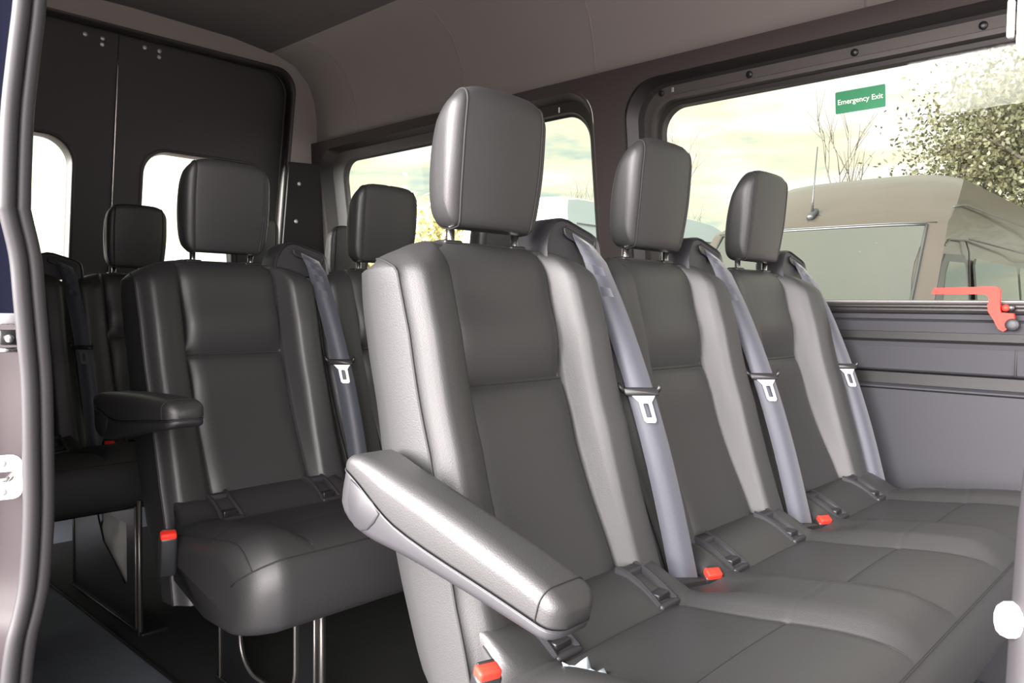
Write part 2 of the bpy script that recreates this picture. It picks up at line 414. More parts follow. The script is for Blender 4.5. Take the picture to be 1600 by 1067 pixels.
def cushion(parent, n, pitch, sc, left_over=.030, right_over=.045, dy=0.):
    xl = -.225*sc - left_over; xr = (n - 1)*pitch + .225*sc + right_over
    xs = set()
    for k in range(n):
        c = k*pitch
        for d in (-.225, -.20, -.185, -.165, -.15, -.14, -.134, -.131, -.128, -.124, -.11, -.07, -.03, 0, .03, .07, .11, .124, .128, .131, .134, .14, .15, .165, .185, .20, .225): xs.add(round(c + d*sc, 4))
    body = sorted(x for x in xs if xl + .045 < x < xr - .045)
    R = .070
    ends_l = [(xl + R*(1 - math.cos(a)) , 1 - math.sin(a)) for a in [math.radians(q) for q in (0, 12, 25, 40, 55, 70, 90)]]
    st = [(x, d) for x, d in ends_l if x < body[0] - .002] + [(x, 0) for x in body]
    st += [(xr - (x - xl), d) for x, d in ends_l if xr - (x - xl) > body[-1] + .002][::-1]
    prof = [(-.09, .44), (-.10, .47), (-.115, .484), (-.14, .490), (-.17, .486), (-.20, .473), (-.222, .460), (-.230, .4555), (-.235, .4530), (-.240, .4550), (-.25, .457), (-.28, .460), (-.32, .465), (-.36, .470), (-.385, .474), (-.393, .4742), (-.397, .4735), (-.401, .476), (-.41, .478), (-.44, .482), (-.47, .485), (-.50, .486), (-.525, .484), (-.543, .478), (-.555, .469), (-.563, .456), (-.568, .44), (-.570, .42), (-.568, .39), (-.562, .365), (-.555, .352), (-.540, .345), (-.40, .345), (-.2, .345), (-.10, .36)]
    loops = []; ridge = []
    for x, d in st:
        am = min(abs(x - k*pitch) for k in range(n))/sc
        lp = []
        for (y, z) in prof:
            zz = z; yy = y
            if z > .449 and y > -.56:
                fr = sstep(-.56, -.50, y)*(1 - .55*sstep(-.30, -.22, y))
                zz += fr*(.017*sstep(.130, .168, am) - .0035*math.exp(-((am - .131)/.003)**2))
                if am < .13: zz += .003*(1 - (am/.13)**2)*sstep(-.55, -.5, y)
                else:                      # bolsters carry no cross seams
                    if -.405 < y < -.39: zz += .002*sstep(.13, .14, am)
                    if -.245 < y < -.225: zz += .004*sstep(.13, .15, am)
            ki = [abs(x - (k + .5)*pitch)/sc for k in range(n - 1)]
            if z > .44 and y > -.5:
                wq = (1 - sstep(.022, .055, min(ki)))*sstep(-.32, -.24, y); zz += (.449 - zz)*wq
            # round the ends
            zz -= d*.045*sstep(.36, .47, z) if z > .36 else 0
            yy += d*.060*sstep(-.38, -.57, y)
            xx = x
            if x < -.205*sc: xx = x + (-.205*sc - x)*.96*sstep(-.235, -.185, yy)
            lp.append(Vector((xx, yy + dy, zz)))
        loops.append(lp)
    o = MB().loft(loops).build('cushion', M['leather'], parent)
    s = MB()
    i0 = [i for i, p in enumerate(prof) if p[0] == -.235][0]; ic = [i for i, p in enumerate(prof) if p[0] == -.397][0]; i_f = [i for i, p in enumerate(prof) if p[0] == -.555 and p[1] > .46][0]
    s.tube([lp[i_f] + Vector((0, -.0003, .0003)) for lp in loops], .0014, 5)      # front piping
    for k in range(n):
        c = k*pitch
        for i in (i0, ic): s.tube([lp[i] for (x, d), lp in zip(st, loops) if abs(x - c) < .1312*sc], .0012, 5)
        for sg in (-1, 1):
            j = min(range(len(st)), key=lambda q: abs(st[q][0] - (c + sg*.131*sc)))
            s.tube([p for p in loops[j][i0:i_f]], .0012, 5)
    # piping along the two ends of the bench
    for side in (0, -1):
        j = 3 if side == 0 else len(st) - 4
        s.tube([p + Vector((0, 0, .0004)) for p in loops[j][4:i_f + 1]], .0015, 5)
    s.build('stitching', M['seam'], o)
    # board under the foam
    fr = MB().box(((xl + xr)/2, -.29 + dy, .336), (xr - xl - .18, .38, .024), .008)
    fr.build('seat_pan', M['leg'], parent)
    return o

def armrest(parent, pos, ang):
    o0 = MB()
    XH = .033
    def sect(l, lo, hi, w, rt, rb, n=5):
        rt = min(rt, (hi - lo)*.48, w*.95); rb = min(rb, (hi - lo)*.48, w*.95)
        return [Vector((u, -l, v)) for u, v in rrect(-w, lo, w, hi, [rt, rt, rb, rb], n)]
    LT = [(-.024, .018), (-.018, .030), (-.005, .038), (.03, .042), (.12, .043), (.22, .042), (.32, .038), (.37, .034), (.392, .028), (.402, .016)]
    LS = [(-.024, .014), (-.005, .013), (.03, .006), (.07, -.004), (.11, -.010), (.18, -.010), (.30, -.004), (.38, -.001), (.402, .0)]
    LB = [(-.024, .006), (-.020, -.020), (-.008, -.040), (.02, -.050), (.06, -.050), (.11, -.043), (.20, -.032), (.30, -.022), (.37, -.016), (.392, -.012), (.402, -.006)]
    ls = [-.024, -.022, -.018, -.012, -.004, .01, .03, .05, .07, .09, .11, .14, .18, .22, .26, .30, .34, .37, .38, .388, .394, .399, .402]
    LK = .85
    def wid(l): return XH*(1 - .50*max(0, (l - .375)/.027)**3.5)*(1 - .25*max(0, (-.008 - l)/.016)**2)
    SK = lambda pts: [Vector((p.x, p.y*LK, p.z)) for p in pts]
    shell = [SK(sect(l, sinterp(l, LB), sinterp(l, LS) - .0012, wid(l), .002, .012)) for l in ls]
    o0.loft(shell)
    o0.cyl((.020, 0, -.012), (1, 0, 0), .026, .034, 24)
    o = o0.build('armrest', M['plastic'], parent, loc=pos, angle=50)
    o.rotation_euler.x = ang
    pad = [SK(sect(l, sinterp(l, LS) + .0012, max(sinterp(l, LT), sinterp(l, LS) + .004), wid(l) + .0012, .022, .004, 7)) for l in ls]
    MB().loft(pad).build('armrest_pad', M['leather'], o)
    MB().tube(SK([Vector((-wid(l) - .0010, -l, sinterp(l, LS))) for l in ls] + [Vector((wid(l) + .0010, -l, sinterp(l, LS))) for l in ls[::-1]]), .0009, 5).build('pad_seam', M['plastic'], o)
    # stitched end seam of the pad
    l = .372
    pts = [Vector((u*1.02, -l, v + .0003)) for u, v in [(p.x, p.z) for p in sect(l, sinterp(l, LS) + .0012, sinterp(l, LT), wid(l) + .0012, .022, .004, 7)]]
    MB().tube(SK(pts), .0009, 5, closed=True).build('end_stitching', M['seam'], o)
    # recline lever cap on the outer side
    cap = [(.002, .008), (.004, -.020), (.012, -.036), (.024, -.043), (.036, -.043), (.048, -.036), (.058, -.022), (.064, -.008), (.05, -.001), (.03, .004)]
    c0 = [Vector((-XH + .002, -a, b)) for a, b in cap]; c1 = [p + Vector((-.0035, 0, 0)) for p in c0]; cc = sum(c1, Vector())/len(c1)
    c2 = [cc + (p - cc)*.93 + Vector((-.0008, 0, 0)) for p in c1]
    rl = MB().loft([c0, c1, c2]).build('recline_lever', M['plastic'], o, angle=40)
    MB().tube([p + Vector((.0012, 0, 0)) for p in c1], .0010, 5, closed=True).build('lever_gap', M['seam'], rl)
    return o

def leg_plate(parent, x, y0, y1, ztop, hole=None, dy=0.):
    outer = rrect(y1, .004, y0, ztop, .012, 4)
    holes = [hole] if hole else [rrect(y1 + .10, .07, y0 - .10, ztop - .03, .07, 8)]
    o = MB().panel(outer, holes, lambda u, v, d: Vector((x + d, u + dy, v)), .005).build('leg_plate', M['leg'], parent, smooth=False)
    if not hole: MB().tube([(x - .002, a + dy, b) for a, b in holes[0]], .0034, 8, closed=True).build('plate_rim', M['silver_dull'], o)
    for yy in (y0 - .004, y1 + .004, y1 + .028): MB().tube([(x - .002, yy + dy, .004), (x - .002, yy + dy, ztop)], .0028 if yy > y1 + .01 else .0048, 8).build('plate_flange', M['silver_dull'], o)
    MB().box((x + .03, (y0 + y1)/2 + dy, .010), (.07, abs(y1 - y0) + .03, .012), .004).build('foot_rail', M['leg'], o)
    return o

M['silver_dull'] = mat('lit_steel_edge', (.30, .28, .26), .35, metal=.8)  # lighter steel: light catching the plate edges is put into the colour

def make_bench(name, loc, label, n, pitch, sc, arm=None, plates=(), side_buckle=True):
    root = empty(name, loc, label, 'bench seat', None)
    for k in range(n):
        seat_back(root, k*pitch, sc, k == 0, k == n - 1)
        headrest(root, k*pitch, sc if sc < 1 else 1.)
        belt_guide(root, k*pitch + .225*sc)
        seat_belt(root, k*pitch + .226*sc)
        for sg in (-1, 1): anchor_guide(root, k*pitch + sg*.115*sc)
        if k < n - 1: buckle(root, k*pitch + .225*sc + .042, -.205, .440, .55, .056, -.5)
    if side_buckle: buckle(root, -.225*sc - .046, -.234, .456, .30, .080, -.3)
    cushion(root, n, pitch, sc)
    if arm is not None: armrest(root, (-.268, -.030, .665), arm)
    for p in plates: leg_plate(root, *p)
    MB().tube([(-.15, -.10, .31), ((n - 1)*pitch + .15, -.10, .31)], .016, 12).build('cross_tube', M['leg'], root)
    return root

pl = [(-.018, .03, -.40, .36), ((2*.45) - .05, .03, -.40, .36)]
bench = make_bench('bench_seat', (.074, 0, 0), 'black leather three-seat bench in front, its armrest tilted down', 3, .45, 1., math.radians(15.0), pl)
tag(bench, group='passenger benches')
bench2 = copy_tree(bench); bench2.location = (.074, .861, 0)
bench2['label'] = 'black leather three-seat bench in the middle, its armrest held level'
for ch in bench2.children:
    if ch.name.startswith('armrest'): ch.rotation_euler.x = math.radians(-3.5)
    if ch.name.startswith('buckle') and min(v.co.x for v in ch.data.vertices) < -.2: ch.location = (0, -.057, -.023)
hole3 = [(-.24, .305), (-.27, .318), (-.33, .318), (-.36, .300), (-.38, .285), (-.42, .29), (-.475, .285), (-.475, .13), (-.46, .115), (-.38, .16), (-.30, .20), (-.26, .26)]
bench3 = make_bench('bench_seat', (-.17, 1.84, 0), 'dark leather four-seat bench at the very back against the rear doors', 4, .42, .93, None,
                    [(.195, -.05, -.57, .365, hole3), (1.10, -.05, -.50, .365)], side_buckle=False)
tag(bench3, group='passenger benches')

# added sheet standing in for the pale area behind the rear plate hole
g = MB(); loops = []
for i in range(9):
    lp = []
    for j in range(9):
        y = 1.38 + .26*i/8; z = .07 + .222*j/8
        lp.append(Vector((.052 + .006*math.sin(i*1.7 + j*.9) +   .005*math.sin(j*2.3), y, z)))
    loops.append(lp)
g.loft(loops, cap=False, ring=False)
o = g.build('stand_in_sheet', M['paper'])
tag(o, 'added pale stand-in sheet behind the hole of the rear bench leg plate', 'sheet')
sm = o.modifiers.new('t', 'SOLIDIFY'); sm.thickness = .002
g = MB(); loops = []
for i in range(5):
    loops.append([Vector((-.092 + .008*i + .002*math.sin(j*2), -.290 + .008*j - .003*i, .4640 + .004*math.sin(i*1.4 + j*2.1) + (.006 if j == 4 else 0))) for j in range(5)])
g.loft(loops, cap=False, ring=False); o = g.build('paper_scrap', M['paperblue'])
tag(o, 'pale blue paper scrap on the front bench cushion under the armrest tip', 'paper')
sm = o.modifiers.new('t', 'SOLIDIFY'); sm.thickness = .0008

# ------------------------------------------------------------------ van shell
YA, YZ = -1.25, 2.50
# floor
o = MB().box((.42, (YA + 2.86)/2, -.02), (1.86, 2.86 - YA, .04)).build('floor', M['floor'], smooth=False); struct(o, 'blue grey vinyl van floor')
o = MB().box(((-.016 + 1.31)/2, .65, .003), (1.326, 3.3, .006), .002).build('trim_1', M['mat'], smooth=False); struct(o, 'black floor mat under the bench seats')
MB().box((-.018, .65, .004), (.010, 3.3, .009), .003).build('mat_edge', M['trimdark'], o)

# right wall, lower: one moulded profile swept along the van
prof = [(1.42, 0), (1.325, 0), (1.322, .688), (1.312, .693), (1.312, .697), (1.322, .703), (1.326, .732), (1.306, .738), (1.303, .742), (1.298, .798), (1.304, .810), (1.338, .816), (1.340, .832), (1.334, .836), (1.332, .861), (1.338, .865), (1.352, .868), (1.352, .880), (1.343, .884), (1.341, .905), (1.346, .909), (1.362, .911), (1.42, .911)]
def sweep_y(name, pr, m, y0, y1, ny=2, smooth=False):
    return MB().loft([[Vector((x, y0 + (y1 - y0)*k/(ny - 1), z)) for x, z in pr] for k in range(ny)]).build(name, m, None, None, smooth, 30 if smooth else None)
o = sweep_y('wall_right', prof, M['trimgrey'], YA, YZ - .05); struct(o, 'grey moulded side wall of the van below the windows')
# darker band, sill rail and bright sill strip are parts of that wall
MB().loft([[Vector((x, y, z)) for x, z in ((1.345, .700), (1.3175, .704), (1.3215, .7315), (1.345, .736))] for y in (YA + .05, YZ - .1)]).build('dark_band', M['trimdark'], o, smooth=False)
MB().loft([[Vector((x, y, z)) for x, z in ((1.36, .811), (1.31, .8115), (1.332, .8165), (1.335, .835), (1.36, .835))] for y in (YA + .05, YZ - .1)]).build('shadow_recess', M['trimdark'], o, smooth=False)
MB().loft([[Vector((x, y, z)) for x, z in ((1.36, .884), (1.341, .8845), (1.338, .890), (1.338, .902), (1.342, .906), (1.36, .908))] for y in (YA + .05, YZ - .1)]).build('sill_rail', M['frame'], o, smooth=False)
MB().loft([[Vector((x, y, z)) for x, z in ((1.365, .9095), (1.348, .9095), (1.346, .9115), (1.348, .9135), (1.365, .914))] for y in (-.86, .62)]).build('sill_strip', M['silver'], o, smooth=False)
MB().box((1.3005, -.443, .770), (.006, .004, .062), .001).build('panel_joint', M['trimdark'], o)

# right wall, upper: leaning panel with two window openings
def lean(z, d=0.): return 1.360 - .13*(z - .9) + d
def LN(off): return lambda u, v, d: Vector((lean(v, off) + d, u, v))
W1 = dict(o=(-.86, .895, .622, 1.586), r=.115)
W2 = dict(o=(.745, .895, 2.335, 1.602), r=.10)
h1 = rrect(*W1['o'], W1['r'], 10); h2 = rrect(*W2['o'], W2['r'], 10)
outer = [(YA, .8935), (2.47, .8935), (2.47, 1.635), (YA, 1.635)]
o = MB().panel(outer, [h1, h2], LN(-.028), .075).build('wall_upper', M['pillar'], smooth=False); o.name = 'wall_right_upper'; struct(o, 'brown grey pillar panel around the side windows')

def ring(l0, d0, l1, d1):
    a = [Vector((lean(v, d0), u, v)) for u, v in l0]; b = [Vector((lean(v, d1), u, v)) for u, v in l1]
    return a, b
def window_side(nm, label, specs, pane, pr, mats, glass):
    """specs: successive rounded loops (rect, radius, depth)"""
    root = None
    loops = [[Vector((lean(v, d), u, v)) for u, v in rrect(*rc, r, 10)] for rc, r, d in specs]
    for i, m in enumerate(mats):
        mb = MB().loft([loops[i], loops[i + 1]], cap=False)
        if root is None:
            root = mb.build(nm, m); struct(root, label, 'window')
        else:
            mb.build('frame_step' if i % 2 else 'frame_gasket', m, root)
    lp = [Vector((lean(v, pr), u, v)) for u, v in rrect(*pane, .06, 8)]
    lp2 = [p + Vector((.004, 0, 0)) for p in lp]
    MB().loft([lp, lp2]).build('pane', glass, root, smooth=False)
    return root
# emergency window
S1 = [((-.86, .895, .622, 1.586), .115, -.030), ((-.855, .898, .612, 1.580), .112, -.034), ((-.845, .900, .585, 1.565), .105, -.010),
      ((-.835, .902, .566, 1.556), .10, -.006), ((-.82, .906, .540, 1.530), .09, -.006), ((-.815, .907, .536, 1.526), .088, -.016), ((-.805, .910, .524, 1.514), .082, -.016), ((-.80, .911, .520, 1.509), .08, .0), ((-.79, .914, .508, 1.498), .075, .002), ((-.785, .916, .503, 1.494), .073, .022)]
w1 = window_side('window_1', 'large emergency exit window in the right side wall', S1, (-.83, .895, .53, 1.52), .012,
                 [M['frame'], M['frame'], M['frame'], M['flange'], M['flange'], M['flange'], M['frame'], M['frame'], M['frame']], M['glass'])
for y, z in ((.498, 1.540), (.212, 1.541), (-.073, 1.541), (-.359, 1.541)):
    MB().cyl((lean(z, -.006), y, z), (-1, 0, -.13), .0095, .005, 16, .001).build('frame_screw', M['screw'], w1)
MB().box((lean(1.543, -.008), .458, 1.543), (.004, .008, .014), .001).build('frame_clip', M['silver'], w1)
# rear side window
S2 = [((.745, .895, 2.335, 1.602), .10, -.030), ((.752, .90, 2.32, 1.596), .10, -.030), ((.765, .902, 2.27, 1.578), .10, .0), ((.782, .905, 2.20, 1.545), .095, .004), ((.786, .91, 2.19, 1.540), .09, .012), ((.796, .914, 2.175, 1.532), .085, .018)]
w2 = window_side('window_2', 'rear side window behind the middle and back benches', S2, (.76, .895, 2.22, 1.56), .014,
                 [M['pillar'], M['frame'], M['frame'], M['flange'], M['frame']], M['glass'])
MB().box((lean(1.55, -.003), .905, 1.557), (.004, .004, .018), .001).build('frame_mark', M['signwhite'], w2)

# emergency exit sign on the glass
sx = lambda z: lean(z, .0085)
c = Vector((lean(1.428, .010), -.0785, 1.4285)); tilt = math.atan(.13)
sg = MB().panel(rrect(-.062, -.0275, .062, .0275, .003, 3), [], lambda u, v, d: c + Vector((-.13*v*1.0 - d*1.0, -u, v)), .0012).build('exit_sign', M['green'], smooth=False)
tag(sg, 'green Emergency Exit sign stuck at the top of the big side window', 'sign')
cu = bpy.data.curves.new('lettering', 'FONT'); cu.body = 'Emergency Exit'; cu.size = .0185; cu.align_x = 'CENTER'; cu.align_y = 'CENTER'; cu.extrude = .0002; cu.offset = .0002
tx = bpy.data.objects.new('lettering', cu); COL.objects.link(tx)
dg = bpy.context.evaluated_depsgraph_get(); me = bpy.data.meshes.new_from_object(tx.evaluated_get(dg)); bpy.data.objects.remove(tx)
lt = link('lettering', me, M['signwhite'], sg, smooth=False)
xa = Vector((0, -1, 0)); ya = Vector((-.13, 0, 1)).normalized(); za = xa.cross(ya)
lt.matrix_local = Matrix.Translation(c + Vector((-.0020, 0, .0))) @ Matrix((xa, ya, za)).transposed().to_4x4()
wmax = max(v.co.x for v in me.vertices) - min(v.co.x for v in me.vertices)
for v in me.vertices: v.co.x *= .112/wmax

# red emergency handle
hx = 1.318
def ypz(u, v, d): return Vector((hx + d, u, v))
hb = empty('emergency_handle', (hx, -.41, .86), 'red emergency release handle on the side window sill', 'handle')
L = lambda pts: [(a, b) for a, b in pts]
bar = [(-.262, .9440), (-.258, .930), (-.372, .9285), (-.380, .922), (-.380, .904), (-.403, .904), (-.403, .938), (-.398, .944), (-.388, .947)]
MB().panel(bar, [], lambda u, v, d: Vector((d, u + .41, v - .86)), .014).build('handle_bar', M['red'], hb, smooth=False)
lev = [(-.378, .905), (-.404, .905), (-.406, .886), (-.432, .884), (-.434, .866), (-.424, .850), (-.412, .842), (-.402, .848), (-.390, .872), (-.380, .888)]
MB().panel(lev, [], lambda u, v, d: Vector((d - .002, u + .41, v - .86)), .014).build('handle_lever', M['red'], hb, smooth=False)
MB().cyl((.004, -.020, -.002), (-1, 0, 0), .0145, .012, 24, .001).build('pivot_knob', M['plastic'], hb)
MB().cyl((.006, -.005, .037), (-1, 0, 0), .008, .010, 20, .001).build('red_rivet', M['red'], hb)
MB().cyl((.010, -.015, .037), (-1, 0, 0), .008, .009, 20, .001).build('lock_screw', M['plastic_black'], hb)

# headliner: arched roof lining swept along the van
hp = [(1.305, 1.592), (1.272, 1.592), (1.268, 1.600), (1.266, 1.66), (1.256, 1.74), (1.236, 1.82), (1.195, 1.895), (1.12, 1.955), (1.0, 1.990), (.82, 2.010), (.42, 2.018)]
full = hp + [(.84 - x, z) for x, z in hp[-2::-1]]
out = [(.84 - x if x < .42 else x, z) for x, z in full]
outer_hp = [(x + (.03 if x > .42 else -.03 if x < .42 else 0)*(1 if z < 1.95 else .3), z + (.03 if z > 1.9 else 0)) for x, z in full]
o = MB().loft([[Vector((x, y, z)) for x, z in full + outer_hp[::-1]] for y in [YA + (YZ - .02 - YA)*k/12 for k in range(13)]]).build('ceiling', M['headliner'], angle=35); struct(o, 'brown grey felt headliner of the van')
for y in (.745, 1.36, 2.05, -.1):
    MB().tube([(x - .0005, y + .03*(z - 1.6), z - .0005) for x, z in hp[1:]] + [(.84 - x, y + .03*(z - 1.6), z - .0005) for x, z in hp[-2:1:-1]], .0024, 6).build('headliner_seam', M['headliner'], o)
cp = [(1.0, 1.984), (.82, 2.004), (.42, 2.012), (.02, 2.004), (-.16, 1.984)]
cq = [(x, z + .012) for x, z in cp[::-1]]
MB().loft([[Vector((x, y, z)) for x, z in cp + cq] for y in (YA + .1, YZ - .12)]).build('ceiling_panel', M['panelfelt'], o, angle=35)
o = MB().box((.36, 1.63, 2.002), (.16, .035, .014), .005).build('ceiling_lamp', M['white']); tag(o, 'slim pale ceiling lamp strip on the headliner near the rear doors', 'lamp')
MB().box((.36, 1.63, 2.0085), (.18, .05, .008), .003).build('lamp_base', M['trimdark'], o)
o = MB().cyl((.70, 1.27, 2.008), (0, 0, -1), .022, .008, 20, .001).build('ceiling_button', M['plastic']); tag(o, 'small round sensor on the headliner above the middle bench', 'sensor')

# left wall behind the sliding door opening, and an added unseen front partition that holds back daylight
o = MB().panel([(.335, 0), (2.47, 0), (2.47, 1.64), (.335, 1.64)], [], lambda u, v, d: Vector((-.515 + max(0, v - .9)*.04 - d, u, v)), .04).build('wall_left', M['trimdark'], smooth=False); struct(o, 'dark left side wall of the van behind the door opening')

o = MB().panel([(-.52, 0), (1.40, 0), (1.40, 1.62), (1.34, 1.80), (1.16, 2.04), (-.28, 2.04), (-.48, 1.80), (-.52, 1.62)], [rrect(-.47, .35, 1.30, 1.60, .1, 6)], lambda u, v, d: Vector((u, YA - .02 - d, v)), .05).build('front_light_block', M['trimdark'], smooth=False); struct(o, 'added dark partition out of view, limiting daylight from the cab end')
# rear wall (frame) with the door aperture, and two rear doors
def yr(z): return 2.515 - .156*(z - 1.356)
ap = rrect(-.31, .04, 1.135, 1.935, [.10, .10, .03, .03], 10)
o = MB().panel([(-.52, 0), (1.40, 0), (1.40, 1.62), (1.34, 1.80), (1.16, 2.04), (-.28, 2.04), (-.48, 1.80), (-.52, 1.62)], [ap], lambda u, v, d: Vector((u, yr(v) - .09 + d, v)), .09).build('wall_rear', M['headliner'], smooth=False); struct(o, 'felt covered frame around the rear doors')
gsk = [[Vector((u, yr(v) - .095 + .0, v)) for u, v in rrect(-.31 + i, .04 + i, 1.135 - i, 1.935 - i, [.10, .10, .03, .03], 10)] for i in (0, .018)]
g2 = [[p + Vector((0, .04, 0)) for p in gsk[1]], [p + Vector((0, .085, 0)) for p in gsk[0]]]
MB().loft([gsk[0], gsk[1], g2[0], g2[1]], cap=False).build('door_gasket', M['frame'], o)
CX = .405
for nm, a, b, wa, wb, lab in (('door_1', -.325, CX - .0025, -.25, .255, 'left rear door with a rounded window'), ('door_2', CX + .0025, 1.15, .525, 1.065, 'right rear door with a rounded window')):
    hole = rrect(wa, .93, wb, 1.515, .10, 10)
    d = MB().panel([(a, .03), (b, .03), (b, 1.95), (a, 1.95)], [hole], lambda u, v, d: Vector((u, yr(v) + d, v)), .055).build(nm, M['doorfelt'], smooth=False); struct(d, lab, 'door')
    lp = [Vector((u, yr(v) + .04, v)) for u, v in rrect(wa - .02, .91, wb + .02, 1.535, .11, 8)]
    MB().loft([lp, [p + Vector((0, .004, 0)) for p in lp]]).build('pane', M['glassrear'], d, smooth=False)
    fr = [[Vector((u, yr(v) + dd, v)) for u, v in rrect(wa + i, .93 + i, wb - i, 1.515 - i, .10, 10)] for i, dd in ((-.012, -.004), (-.004, -.007), (.0, .0), (.004, .045))]
    MB().loft(fr, cap=False).build('window_rim', M['frame'], d)
    if nm == 'door_2': MB().tube([(CX + .001, yr(z) - .003, z) for z in (.60, .9, 1.2, 1.5, 1.81, 1.835)], [.0034, .0034, .0034, .0034, .0030, .001], 10).build('edge_strip', M['steel'], d)
    dots = ((.284, 1.903), (.346, 1.903), (.346, 1.881)) if nm == 'door_1' else ((.504, 1.907), (.562, 1.907), (.562, 1.884))
    for x, z in dots: MB().cyl((x, yr(z) + .001, z), (0, -1, -.15), .0085, .003, 14, .001).build('trim_clip', M['silver'], d)
# dark trim of the rear corner pillar with its two fasteners
o = MB().panel([(1.12, .0), (1.335, .0), (1.31, 1.535), (1.12, 1.535)], [], lambda u, v, d: Vector((u, yr(v) - .105 - (u - 1.12)*.35 - d, v)), .01).build('trim_2', M['trimdark'], smooth=False); struct(o, 'dark plastic trim of the rear corner pillar')
for z in (1.44, 1.27): MB().cyl((1.165, yr(z) - .134, z), (0, -1, 0), .009, .004, 14, .001).build('trim_fastener', M['silver'], o)

# ------------------------------------------------------------------ left door jamb, seal, latch
sp = [(-.492, 1.40), (-.492, 1.32), (-.497, 1.234), (-.505, 1.163), (-.512, 1.094), (-.516, 1.002), (-.515, .985), (-.506, .938), (-.5025, .89), (-.499, .838), (-.496, .787), (-.4955, .711), (-.496, .634), (-.501, .557), (-.5085, .515), (-.516, .484), (-.522, .434), (-.528, .35), (-.53, .2), (-.53, 0)]
def spline(pts, m=4):
    out = []
    for i in range(len(pts) - 1):
        p = [Vector(pts[max(0, min(len(pts) - 1, i + d))]) for d in (-1, 0, 1, 2)]
        for k in range(m):
            u = k/m; out.append(.5*(2*p[1] + (p[2] - p[0])*u + (2*p[0] - 5*p[1] + 4*p[2] - p[3])*u*u + (3*p[1] - p[0] - 3*p[2] + p[3])*u**3))
    return out + [Vector(pts[-1])]
spv = spline([(x, z) for x, z in sp])
o = MB().tube([(p.x - .0085, .215, p.y) for p in spv], .0092, 14).build('trim_3', M['rubber']); struct(o, 'double rubber seal down the rear edge of the sliding door opening')
MB().tube([(p.x + .0085, .220, p.y) for p in spv], .0088, 14).build('seal_lip', M['rubber'], o)
# jamb: the colour split by height stands in for what the paint reflects
jl = []
for p in spv:
    x = p.x
    jl.append([Vector((x + .012, .236, p.y)), Vector((x - .004, .240, p.y)), Vector((x - .030, .278, p.y)), Vector((x - .075, .285, p.y)), Vector((x - .082, .30, p.y)), Vector((x - .06, .34, p.y)), Vector((x + .012, .34, p.y))])
kz = min(i for i, p in enumerate(spv) if p.y < .875)
o = MB().loft(jl[kz:]).build('wall_left_jamb', M['paint'], angle=40); struct(o, 'dark glossy painted door jamb beside the rubber seal')
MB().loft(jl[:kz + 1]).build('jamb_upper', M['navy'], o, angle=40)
lk = empty('door_striker', (-.524, .256, .676), 'white striker plate with bolt on the dark door jamb', 'latch')
pz = rrect(-.022, -.026, .016, .026, .010, 5)
MB().panel(pz, [rrect(-.015, -.006, .009, .007, .005, 4)], lambda u, v, d: Vector((u, -.010 - d + u*-.25, v)), .006).build('striker_plate', M['white'], lk, smooth=False)
MB().tube([(-.016, -.010, -.003), (.0, -.016, -.003), (.008, -.012, .003)], .0028, 10).build('striker_bolt', M['steel'], lk)
for z in (-.017, .017): MB().cyl((-.003, -.0145, z), (0, -1, 0), .0045, .002, 14, .0005).build('plate_screw', M['silver'], lk)
hg = empty('roller_bracket', (-.520, .258, .848), 'silver door rail end and roller bracket on the jamb', 'bracket')
MB().box((-.004, -.014, .016), (.030, .014, .013), .003).build('rail_end', M['silver'], hg)
MB().box((.002, -.012, -.006), (.020, .012, .018), .002).build('bracket_body', M['plastic_black'], hg)
MB().cyl((.001, -.020, -.007), (0, -1, 0), .005, .004, 14, .001).build('roller', M['steel'], hg)
MB().tube([(-.014, -.014, -.021), (.014, -.014, -.021)], .003, 8).build('bracket_pin', M['steel'], hg)

# front edge of the door opening (far right of the picture)
o = MB().tube([(-.42, -.776, 1.5), (-.43, -.776, 1.0), (-.455, -.776, .87), (-.478, -.776, .815), (-.485, -.776, .775), (-.494, -.776, .7), (-.494, -.776, .5), (-.494, -.776, 0)], .0085, 12).build('trim_4', M['rubber']); struct(o, 'rubber seal on the front edge of the door opening')
o = MB().panel([(-.50, 0), (-.38, 0), (-.38, 1.64), (-.50, 1.64)], [], lambda u, v, d: Vector((u, -.80 - d, v)), .10).build('wall_left_pillar', M['trimdark'], smooth=False); struct(o, 'dark pillar at the front edge of the door opening')
bf = empty('door_buffer', (-.486, -.7725, .786), 'white rubber door buffer low on the front door pillar', 'buffer')
MB().box((-.002, .004, 0), (.011, .009, .0115), .0044).build('buffer_block', M['white'], bf)
MB().cyl((-.007, .004, .001), (-1, 0, 0), .0022, .0012, 12, .0003).build('buffer_bolt', M['silver'], bf)
bf = empty('door_catch', (-.486, -.7725, .973), 'white rounded door catch high on the front door pillar', 'catch')
MB().box((-.004, .004, .004), (.012, .008, .026), .0039).build('catch_block', M['white'], bf)
MB().box((-.004, .010, .004), (.003, .002, .012), .0008).build('catch_slot', M['silver'], bf)

# ------------------------------------------------------------------ outside
GZ = -.68
o = MB().panel(rrect(-60, -60, 60, 90, 1, 2), [], lambda u, v, d: Vector((u, v, GZ - d)), .2).build('ground', M['asphalt'], smooth=False); struct(o, 'asphalt car park around the van', 'ground')

